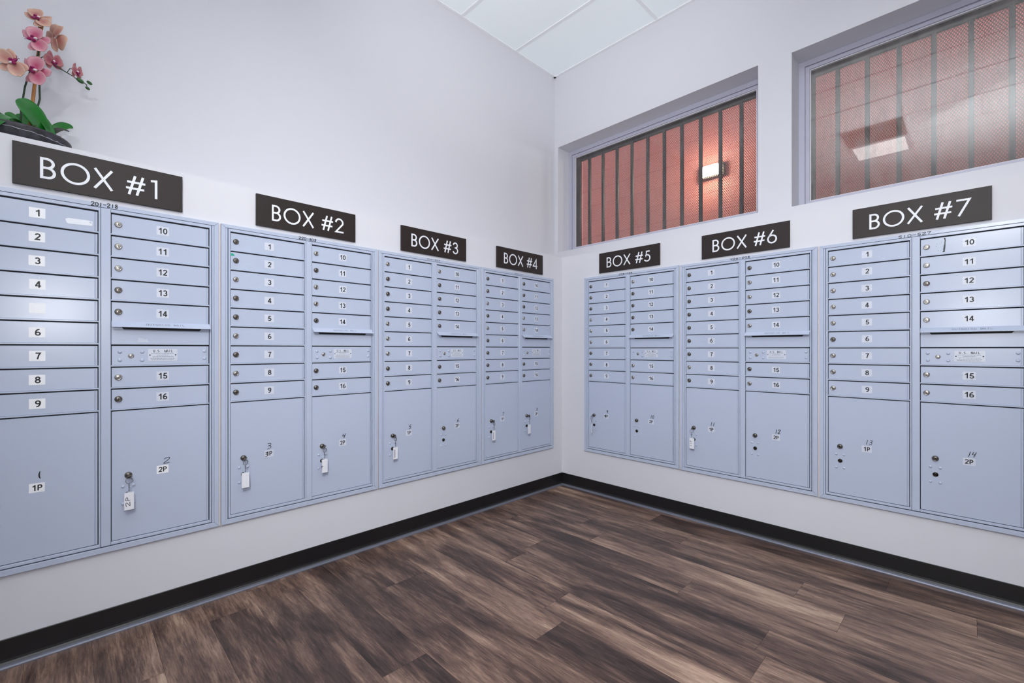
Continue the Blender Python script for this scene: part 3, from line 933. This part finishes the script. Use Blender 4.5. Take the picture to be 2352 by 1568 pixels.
        if nr == 1 and c == 0:
            b2.ribbon([(0.1765, 0.3330 + dz), (0.1735, 0.3400 + dz), (0.1730, 0.3500 + dz), (0.1755, 0.3610 + dz)], [0.0018, 0.0042, 0.0042, 0.002], 0.0055, 0.0, 'ink')
        elif nr == 2 and c == 0:
            hand(b2, '3', 0.1573, 0.3225 + dz, 0.0235, 0.0290, 0.0055, 0.0026)
            hand(b2, '3', 0.1485, 0.2850 + dz, 0.0140, 0.0240, 0.0053, 0.0026)
        else:
            t_ = PNUM[nr][c]
            wd = 0.0205 if len(t_) == 1 else 0.030
            big = (nr == 1)
            hand(b2, t_, (0.1640 if len(t_) == 1 else 0.1600) + (0.004 if big else 0), 0.3235 + dz, wd * (1.25 if big else 1.0), 0.0255, 0.0055, 0.0026 if nr in (1, 7) else 0.0034, slant=0.18)
        if nr == 5 and c == 0: hand(b2, '9', 0.1480, 0.2860 + dz, 0.0160, 0.0230, 0.0053, 0.0040)
        b2.build('handwriting', pd)
    tx, x_, z_, w_, h_, wid, mt, rise = NOTE[nr]
    b2 = MB(); hand(b2, tx, x_, z_, w_, h_, -0.0004, wid, mt, rise=rise)
    b2.build('handwriting', u)
    return u

A0, B0, GAP, Z0 = 0.1129, 0.2262, 0.00822, 0.3341
ORD = {1: 'first', 2: 'second', 3: 'third', 4: 'fourth', 5: 'fifth', 6: 'sixth', 7: 'seventh'}
EXTRA = {1: 'below the orchid', 2: 'with teal tape on a door', 3: 'with one key tag', 4: 'beside the corner',
         5: 'beside the corner', 6: 'with an 11P key tag', 7: 'with an ink-smeared door'}
UNIT = {}
for nr in range(1, 8):
    if nr <= 4: loc, rz = (-A0 - UW * (5 - nr) - GAP * (4 - nr), 0, Z0), 0
    else: loc, rz = (0, -(B0 + (UW + GAP) * (nr - 5)), Z0 - 0.006 - 0.0015 * (nr - 5)), -PI / 2
    UNIT[nr] = (loc, rz, unit(nr, 'grey-blue mailbox unit under the BOX #%d sign, %s' % (nr, EXTRA[nr]), loc, rz))
# pale caulk bead in the gaps between neighbouring units
k = 2
for (loc, rz, _), skip in [(UNIT[n], n) for n in (2, 3, 4, 6, 7)]:
    k += 1
    b_ = MB(); b_.box(-GAP + 0.0012, -0.0012, 0.0075, WA + 0.0005, 0.0, UH, 'caulk')
    struct(b_.build('trim_%d' % k, None, loc, rz))

# ------------------------------------------------------------------ sign plates
CAP, SW = 0.0790, 0.0086
def sign_glyphs(nr):
    """centre-line strokes, metres from the plate's lower left corner"""
    i = SW / 2; z0, z1 = 0.0350 + i, 0.0350 + CAP - i
    G = []
    bx = 0.0705 + i
    zm = z0 + 0.0368
    G.append(([(bx, z0 - i), (bx, z1 + i)], False))
    G.append(([(bx, z1), (bx + 0.0140, z1)] + arc(bx + 0.0140, (z1 + zm) / 2, (z1 - zm) / 2, 90, -90)[1:] + [(bx, zm)], False))
    G.append((arc(bx + 0.0155, (zm + z0) / 2, (zm - z0) / 2, 90, -90) + [(bx, z0)], False))
    G.append((arc(0.1668, 0.0350 + CAP / 2, 0.0372, 0, 351, 39), True))
    G.append(([(0.2225, z1 + i), (0.2735, z0 - i)], False)); G.append(([(0.2215, z0 - i), (0.2735, z1 + i)], False))
    s = 0.010
    for hx in (0.3365, 0.3620): G.append(([(hx - s, z0 - i), (hx + s, z1 + i)], False))
    for hz, a, b in ((0.0615, 0.3170, 0.3760), (0.0870, 0.3205, 0.3795)): G.append(([(a, hz), (b, hz)], False))
    x = 0.3900
    d = {1: [[(x + 0.008, z1 - 0.003), (x + 0.0255, z1), (x + 0.0255, z0 - i)]],
         2: [[(x + 0.0045, z1 - 0.0195)] + arc(x + 0.0245, z1 - 0.0195, 0.0195, 175, -22, 18) + [(x + 0.006, z0), (x + 0.0485, z0)]],
         3: [[(x + 0.0065, z1 - 0.0145)] + arc(x + 0.0230, z1 - 0.0165, 0.0165, 170, -80, 18) + [(x + 0.018, zm + 0.0005)],
             [(x + 0.018, zm + 0.0005)] + arc(x + 0.0235, z0 + 0.0190, 0.0190, 92, -165, 20)],
         4: [[(x + 0.0375, z0 - i), (x + 0.0375, z1), (x + 0.0020, z0 + 0.0165), (x + 0.0500, z0 + 0.0165)]],
         5: [[(x + 0.0425, z1), (x + 0.0175, z1), (x + 0.0120, z0 + 0.0375)] + arc(x + 0.0215, z0 + 0.0225, 0.0225, 118, -150, 22)],
         6: [[(x + 0.0330, z1 + i), (x + 0.0085, z0 + 0.0350)] + arc(x + 0.0265, z0 + 0.0225, 0.0222, 145, 500, 30)],
         7: [[(x + 0.0030, z1), (x + 0.0465, z1), (x + 0.0110, z0 - i)]]}[nr]
    return G + [(q, False) for q in d]
def sign(nr, loc, rz):
    t = thing('sign', 'dark brown sign plate reading BOX #%d in thin white letters' % nr, 'sign', loc, rz, 'mailbox number signs')
    b_ = MB(); b_.box(0, 0.508, 0.0020, 0.0138, 0, 0.1540, 'sign', 0.0006); b_.build('plate', t)
    b_ = MB()
    for j, (pts, cl) in enumerate(sign_glyphs(nr)): b_.ribbon(pts, SW, 0.0010 + 0.00003 * j, 0.0012, 'letter', cl)
    b_.build('lettering', t)
SIGNX = {1: -3.158, 2: -2.355, 3: -1.552, 4: -0.755}
SIGNY = {5: (-0.368, 1.7505), 6: (-1.172, 1.746), 7: (-1.973, 1.741)}
for nr in range(1, 8):
    if nr <= 4: sign(nr, (SIGNX[nr], 0, 1.7550), 0)
    else: sign(nr, (0, SIGNY[nr][0], SIGNY[nr][1]), -PI / 2)

# ------------------------------------------------------------------ keys left in the parcel locks
def key(nr, c, label, swing=0.0, twist=0.0, write=None, side=0.0):
    """origin at the lock centre on the door face; hangs from the key's bow"""
    loc, rz, _ = UNIT[nr]
    base = Matrix.Translation(Vector(loc)) @ Matrix.Rotation(rz, 4, 'Z')
    p = base @ Vector((DX[c] + 0.0537, -0.0061, 0.2980))
    t = thing('key', label, 'key', p, rz, 'tagged keys in the parcel locks')
    b_ = MB()
    # blade into the lock and a flat rounded bow
    b_.box(-0.0011, 0.0011, -0.010, -0.0004, -0.004, 0.004, 'brass', 0.0004)
    bow = []
    for i in range(16):
        a = 2 * PI * i / 16; bow.append((0.0095 * math.cos(a), 0.0105 * math.sin(a)))
    tl = 0.45 + twist
    R = Matrix.Rotation(tl, 3, 'Y')
    vs_ = [R @ Vector((dx_, -0.018 + a, b)) for dx_ in (-0.0011, 0.0011) for a, b in bow]
    b_.add(vs_, [list(range(16)), list(range(16, 32))] + [(i, (i + 1) % 16, 16 + (i + 1) % 16, 16 + i) for i in range(16)], 'brass')
    b_.build('bow', t)
    rc = Vector((swing * 0.15, -0.022, -0.0165))
    b_ = MB(); b_.ring(rc, 0.0112, 0.0010, (1, 0.25, 0), (0, 0.15, 1), 'chain', 22); b_.build('ring', t)
    b_ = MB()
    top = rc + Vector((0, 0, -0.0112)); end = Vector((swing, -0.0150, -0.0660))
    n = 7
    for i in range(n):
        q = top.lerp(end, (i + 0.5) / n)
        ax = (1, 0, 0) if i % 2 else (0, 1, 0)
        l_ = (end - top).length / n * 0.62
        pts = [q + Vector(ax) * 0.0019 * math.cos(2 * PI * j / 10) + Vector((0, 0, 1)) * l_ * math.sin(2 * PI * j / 10) for j in range(11)]
        b_.tube(pts, 0.0006, 'chain', 5, True, False)
    b_.build('chain', t)
    tg = MB()
    R2 = Matrix.Rotation(side, 4, 'Z')
    tmp = MB()
    tmp.box(-0.0165, 0.0165, -0.0030, 0.0030, -0.0720, 0.0, 'tag_clear', 0.0012)
    tmp.box(-0.0150, 0.0150, -0.0034, -0.0030, -0.0695, -0.0030, 'tag')
    tmp.box(-0.0045, 0.0045, -0.0020, 0.0020, 0.0, 0.0030, 'tag_clear', 0.0006)
    if write == 'line':
        tmp.box(-0.0085, -0.0045, -0.0037, -0.0034, -0.0610, -0.0130, 'faint_ink')
    else:
        for lx in (-0.009, -0.004, 0.003, 0.009): tmp.box(lx, lx + 0.0004, -0.0036, -0.0034, -0.066, -0.006, 'scuff')
        if write: hand(tmp, write, -0.025, -0.043, 0.042 if len(write) > 1 else 0.016, 0.015, -0.0038, 0.0019, turned=True)
    tg.mats = tmp.mats
    tg.v = [tuple(R2 @ Vector(q) + end) for q in tmp.v]; tg.f = tmp.f; tg.mi = tmp.mi; tg.smooth = tmp.smooth
    tg.build('tag', t)
    return t
key(1, 1, 'key with a white tag marked 2P hanging on the mailbox unit under BOX #1', 0.0, 0.7, '2P', 0.12)
key(2, 0, 'key with a blank white tag in the first parcel door under BOX #2', 0.002, 0.5, None, 0.05)
key(2, 1, 'key with a white tag marked 4 in the second parcel door under BOX #2', 0.003, 0.4, '4', 0.15)
key(3, 0, 'key with a dark-lined white tag in the parcel door under BOX #3', 0.004, -0.3, 'line', 0.1)
key(4, 0, 'key with a dark-lined white tag in the first parcel door under BOX #4', 0.003, -0.3, 'line', 0.1)
key(4, 1, 'key with a plain white tag in the parcel door under BOX #4 nearest the corner', 0.002, -0.6, None, 0.15)
key(5, 0, 'key with its tag turned edge-on in the parcel door under BOX #5', -0.004, 0.9, None, -0.95)
key(6, 0, 'key with a white tag marked 11P in the parcel door under BOX #6', -0.002, 0.2, '11P', -0.1)

# ------------------------------------------------------------------ potted orchid on the ledge
OX, OY, OZ = -3.142, 0.250, LEDGE
orchid = thing('potted_orchid', 'pink and peach moth orchid in a dark stone bowl on the ledge above BOX #1', 'orchid', (OX, OY, OZ))
def L_(x, y, z): return Vector((x - OX, y + 0.065 - OY, z + 0.022 + 0.023 * (z - 2.0) - OZ))
b_ = MB()
WOB = lambda a: 1 + 0.025 * (math.sin(3 * a + 1) * 0.6 + math.sin(5 * a) * 0.4)
b_.lathe_z(0, 0, [(0.001, 0.0), (0.075, 0.0), (0.105, 0.016), (0.128, 0.046), (0.140, 0.076), (0.139, 0.084), (0.132, 0.085), (0.124, 0.075), (0.10, 0.070), (0.001, 0.070)], 'bowl', 56, True, 0.025)
rb = random.Random(5)
vp = []
for i_ in range(36):
    a = -2.95 + i_ * 0.082
    h_ = 0.063 + 0.004 * math.sin(2 * a) + rb.uniform(-0.0015, 0.0015)
    r_ = 0.128 + (h_ - 0.046) / 0.030 * 0.012
    vp.append((r_ * 1.003 * WOB(a) * math.cos(a), r_ * 1.003 * WOB(a) * math.sin(a), h_))
b_.tube(vp, [rb.uniform(0.0006, 0.0017) for _ in vp], 'vein', 6)
b_.build('bowl', orchid)
b_ = MB()
b_.lathe_z(0, 0, [(0.126, 0.076), (0.10, 0.088), (0.06, 0.098), (0.001, 0.102)], 'moss', 30, True, 0.05)
rg = random.Random(3)
for i in range(46):
    a, r = rg.uniform(-PI, PI), rg.uniform(0.02, 0.12)
    p = Vector((r * math.cos(a), r * math.sin(a), 0.088 - 0.1 * max(0, r - 0.07)))
    q = p + Vector((rg.uniform(-.02, .02), rg.uniform(-.02, .02), rg.uniform(0.004, 0.02)))
    s_ = q + Vector((rg.uniform(-.012, .012), rg.uniform(-.012, .012), rg.uniform(-0.008, 0.006)))
    b_.tube([p, q, s_], 0.0009, 'moss', 5)
mo = b_.build('moss', orchid); mo['kind'] = 'stuff'

def leaf(pts, wmax, up, mname='leaf', fold=0.25):
    """rounded leaf blade along pts, half-width wmax, folded along the midrib"""
    P = [Vector(p) for p in pts]
    C = []
    n = (len(P) - 1) * 8
    for q in range(n + 1):
        i = min(q // 8, len(P) - 2); t = (q - 8 * i) / 8
        p0, p1, p2, p3 = P[max(i - 1, 0)], P[i], P[i + 1], P[min(i + 2, len(P) - 1)]
        s_ = q / n
        wd = wmax * max(0.30 * (1 - s_), math.sqrt(max(0.0, 1 - ((s_ - 0.56) / 0.44) ** 2)) if s_ > 0.56 else 1 - 0.62 * ((0.56 - s_) / 0.56) ** 1.8)
        C.append((0.5 * (2 * p1 + (p2 - p0) * t + (2 * p0 - 5 * p1 + 4 * p2 - p3) * t * t + (-p0 + 3 * p1 - 3 * p2 + p3) * t ** 3), max(wd, 0.0004)))
    up = Vector(up).normalized()
    vs_, fs = [], []
    cols = 11
    for i, (c, wd) in enumerate(C):
        t = (C[min(i + 1, len(C) - 1)][0] - C[max(i - 1, 0)][0]).normalized()
        sd = t.cross(up).normalized(); nn = sd.cross(t).normalized()
        for k in range(cols):
            s_ = -1 + 2 * k / (cols - 1)
            h = fold * abs(s_) ** 1.2 * wd
            vs_.append(c + sd * s_ * wd + nn * h)
    for i in range(len(C) - 1):
        for k in range(cols - 1):
            a = i * cols + k
            fs.append((a, a + 1, a + cols + 1, a + cols))
    b_ = MB(); b_.add(vs_, fs, mname, True)
    o = b_.build('leaf', orchid)
    so = o.modifiers.new('thick', 'SOLIDIFY'); so.thickness = 0.0022; so.offset = 0
    return o
leaf([L_(-3.078, 0.165, 2.002), L_(-3.098, 0.138, 2.040), L_(-3.124, 0.120, 2.076), L_(-3.152, 0.112, 2.106)], 0.043, (0.35, -0.9, 0.45), 'leaf', 0.20)
leaf([L_(-3.066, 0.150, 1.998), L_(-3.070, 0.165, 2.030), L_(-3.094, 0.165, 2.070), L_(-3.112, 0.165, 2.088)], 0.028, (0.7, -0.6, 0.35), 'leaf', 0.25)
leaf([L_(-3.060, 0.175, 2.000), L_(-3.066, 0.180, 2.026), L_(-3.084, 0.180, 2.058), L_(-3.098, 0.18, 2.072)], 0.026, (0.8, -0.5, 0.35), 'leaf', 0.25)
leaf([L_(-3.085, 0.215, 2.010), L_(-3.050, 0.225, 2.062), L_(-3.022, 0.24, 2.090), L_(-2.996, 0.25, 2.096)], 0.0185, (0.2, -0.8, 0.6), 'leaf', 0.1)
leaf([L_(-3.078, 0.19, 2.006), L_(-3.050, 0.195, 2.044), L_(-3.030, 0.20, 2.058), L_(-3.008, 0.20, 2.056)], 0.0150, (0.1, -0.5, 0.9), 'leaf_dark', 0.1)
leaf([L_(-3.138, 0.20, 2.005), L_(-3.158, 0.20, 2.038), L_(-3.176, 0.20, 2.060), L_(-3.190, 0.20, 2.072)], 0.0200, (0.3, -0.8, 0.5), 'leaf', 0.2)
leaf([L_(-3.128, 0.235, 2.010), L_(-3.140, 0.245, 2.055), L_(-3.148, 0.25, 2.085), L_(-3.152, 0.25, 2.098)], 0.0220, (0.4, -0.9, 0.2), 'leaf', 0.2)
leaf([L_(-3.130, 0.150, 1.998), L_(-3.160, 0.115, 2.022), L_(-3.190, 0.080, 2.010), L_(-3.215, 0.040, 1.965), L_(-3.225, 0.020, 1.925)], 0.0250, (0.1, -0.35, 0.9), 'leaf', 0.15)
leaf([L_(-3.140, 0.170, 2.000), L_(-3.190, 0.160, 2.040), L_(-3.235, 0.150, 2.050), L_(-3.28, 0.14, 2.030)], 0.0220, (0.0, -0.3, 1.0), 'leaf', 0.15)

b_ = MB(); b_.tube([L_(-3.128, 0.20, 1.985), L_(-3.108, 0.20, 2.25), L_(-3.088, 0.20, 2.485)], [0.0062, 0.0058, 0.0055], 'stake', 10)
for z_ in (2.10, 2.24, 2.38): b_.ring(L_(-3.128 + (z_ - 1.985) * 0.08, 0.20, z_), 0.0060, 0.0009, (1, 0, 0), (0, 1, 0), 'stake', 14)
b_.build('stake', orchid)
b_ = MB(); b_.tube([L_(-3.152, 0.21, 1.985), L_(-3.149, 0.205, 2.10), L_(-3.138, 0.195, 2.19), L_(-3.120, 0.19, 2.27), L_(-3.100, 0.185, 2.33), L_(-3.096, 0.18, 2.40), L_(-3.098, 0.18, 2.465)], 0.0032, 'stem', 8); b_.build('stem', orchid)
b_ = MB(); b_.tube([L_(-3.112, 0.20, 1.985), L_(-3.108, 0.20, 2.09), L_(-3.096, 0.20, 2.16), L_(-3.097, 0.20, 2.23), L_(-3.092, 0.19, 2.30), L_(-3.078, 0.185, 2.318), L_(-3.055, 0.19, 2.316), L_(-3.040, 0.20, 2.309), L_(-2.995, 0.22, 2.300), L_(-2.983, 0.22, 2.290), L_(-2.967, 0.222, 2.290), L_(-2.952, 0.225, 2.284)], [0.0032] * 5 + [0.0024] * 3 + [0.0018] * 4, 'stem', 8)
b_.tube([L_(-3.015, 0.21, 2.305), L_(-3.006, 0.212, 2.326), L_(-2.990, 0.215, 2.332)], 0.0014, 'stem', 6)
b_.tube([L_(-2.958, 0.222, 2.288), L_(-2.952, 0.226, 2.277)], 0.0012, 'stem', 6)
b_.tube([L_(-3.094, 0.185, 2.32), L_(-3.078, 0.18, 2.333), L_(-3.062, 0.185, 2.336)], 0.0016, 'stem', 6)
b_.build('stem', orchid)
for p, r in (((-2.974, 0.222, 2.292), 0.0105), ((-2.944, 0.23, 2.298), 0.0078), ((-2.950, 0.23, 2.272), 0.0066)):
    bm = bmesh.new(); bmesh.ops.create_uvsphere(bm, u_segments=12, v_segments=8, radius=r)
    c = L_(*p)
    for v_ in bm.verts:
        q = Vector((v_.co.x * 1.35, v_.co.y * 0.85, v_.co.z * 0.85))
        q = Matrix.Rotation(0.5, 3, 'Y') @ q
        v_.co = q + c
    b_ = MB(); b_.bm(bm, 'bud', True); b_.build('bud', orchid)

def flower(loc, normal, roll, size, pm, lip=True, skip=()):
    """moth-orchid bloom: two broad petals, three sepals, a lip; local +Z faces the viewer"""
    n = Vector(normal).normalized()
    q = n.to_track_quat('Z', 'Y') @ Quaternion((0, 0, 1), roll)
    base = L_(*loc)
    vs_, fs, rad = [], [], []
    def blade(ang, length, width, cup, tilt, z_off, shape):
        nl, nw = 14, 10
        o_ = len(vs_)
        for i in range(nl + 1):
            s_ = i / nl
            wd = width * max(0.0, 1 - abs((s_ - shape) / (1.001 - shape if s_ > shape else shape + 0.10)) ** 2.2) ** 0.5
            for k in range(nw + 1):
                t_ = -1 + 2 * k / nw
                x, y = wd * t_, 0.004 / 0.045 * size + length * s_
                y -= 0.05 * length * t_ * t_ * s_
                z = z_off + tilt * s_ * length + cup * (t_ * t_) * wd - 0.25 * cup * s_ * s_ * length
                ca, sa_ = math.cos(ang), math.sin(ang)
                vs_.append(q @ Vector((x * ca - y * sa_, x * sa_ + y * ca, z)) + base)
                rad.append(min(1.0, math.hypot(s_ - 0.30, 0.65 * t_) * 1.15))
        for i in range(nl):
            for k in range(nw):
                a = o_ + i * (nw + 1) + k
                fs.append((a, a + 1, a + nw + 2, a + nw + 1))
    s = size
    # sepals behind, petals in front
    for nm, a in (('top', 0.0), ('l', 2.15), ('r', -2.15)):
        if nm not in skip: blade(a, 0.92 * s, 0.31 * s, -0.25, 0.05, -0.003, 0.50)
    for nm, a in (('pl', 1.30), ('pr', -1.30)):
        if nm not in skip: blade(a, 1.0 * s, 0.52 * s, 0.22, 0.10, 0.001, 0.55)
    b_ = MB(); b_.add(vs_, fs, pm, True)
    o = b_.build('flower', orchid)
    at = o.data.attributes.new('radial', 'FLOAT', 'POINT'); at.data.foreach_set('value', rad)
    so = o.modifiers.new('thick', 'SOLIDIFY'); so.thickness = 0.0008
    if lip:
        b_ = MB()
        def blob(c, r3, mname):
            bm = bmesh.new(); bmesh.ops.create_uvsphere(bm, u_segments=12, v_segments=8, radius=1)
            for v_ in bm.verts:
                p = Vector((v_.co.x * r3[0], v_.co.y * r3[1], v_.co.z * r3[2])) + Vector(c)
                v_.co = q @ p + base
            b_.bm(bm, mname, True)
        k = s / 0.045
        blob((0, -0.010 * k, 0.007 * k), (0.0055 * k, 0.0115 * k, 0.0042 * k), 'lip')
        blob((-0.007 * k, -0.003 * k, 0.008 * k), (0.0045 * k, 0.0060 * k, 0.0058 * k), 'lip')
        blob((0.007 * k, -0.003 * k, 0.008 * k), (0.0045 * k, 0.0060 * k, 0.0058 * k), 'lip')
        blob((0, 0.003 * k, 0.007 * k), (0.0034 * k, 0.0055 * k, 0.0052 * k), 'column')
        for sg in (-1, 1):
            b_.tube([q @ Vector((sg * 0.001 * k, -0.020 * k, 0.009 * k)) + base, q @ Vector((sg * 0.004 * k, -0.026 * k, 0.012 * k)) + base, q @ Vector((sg * 0.007 * k, -0.025 * k, 0.015 * k)) + base], 0.0008 * k, 'lip', 5)
        b_.build('lip', o)
    return o
flower((-3.100, 0.185, 2.474), (-0.25, -0.85, 0.35), -0.95, 0.047, 'petal_peach')
flower((-3.106, 0.130, 2.360), (-0.35, -0.95, 0.12), -1.25, 0.051, 'petal_pink')
flower((-3.052, 0.215, 2.436), (0.80, 0.50, 0.05), 0.9, 0.060, 'petal_peach', lip=False)
flower((-3.168, 0.120, 2.240), (-0.30, -1.0, -0.10), 2.3, 0.050, 'petal_peach')
flower((-3.106, 0.135, 2.240), (-0.45, -0.85, 0.0), -1.5, 0.055, 'petal_pink')
flower((-3.058, 0.195, 2.324), (0.70, -0.65, -0.10), 0.45, 0.041, 'petal_rose')
flower((-2.986, 0.222, 2.324), (0.88, -0.45, -0.10), 0.45, 0.036, 'petal_rose')
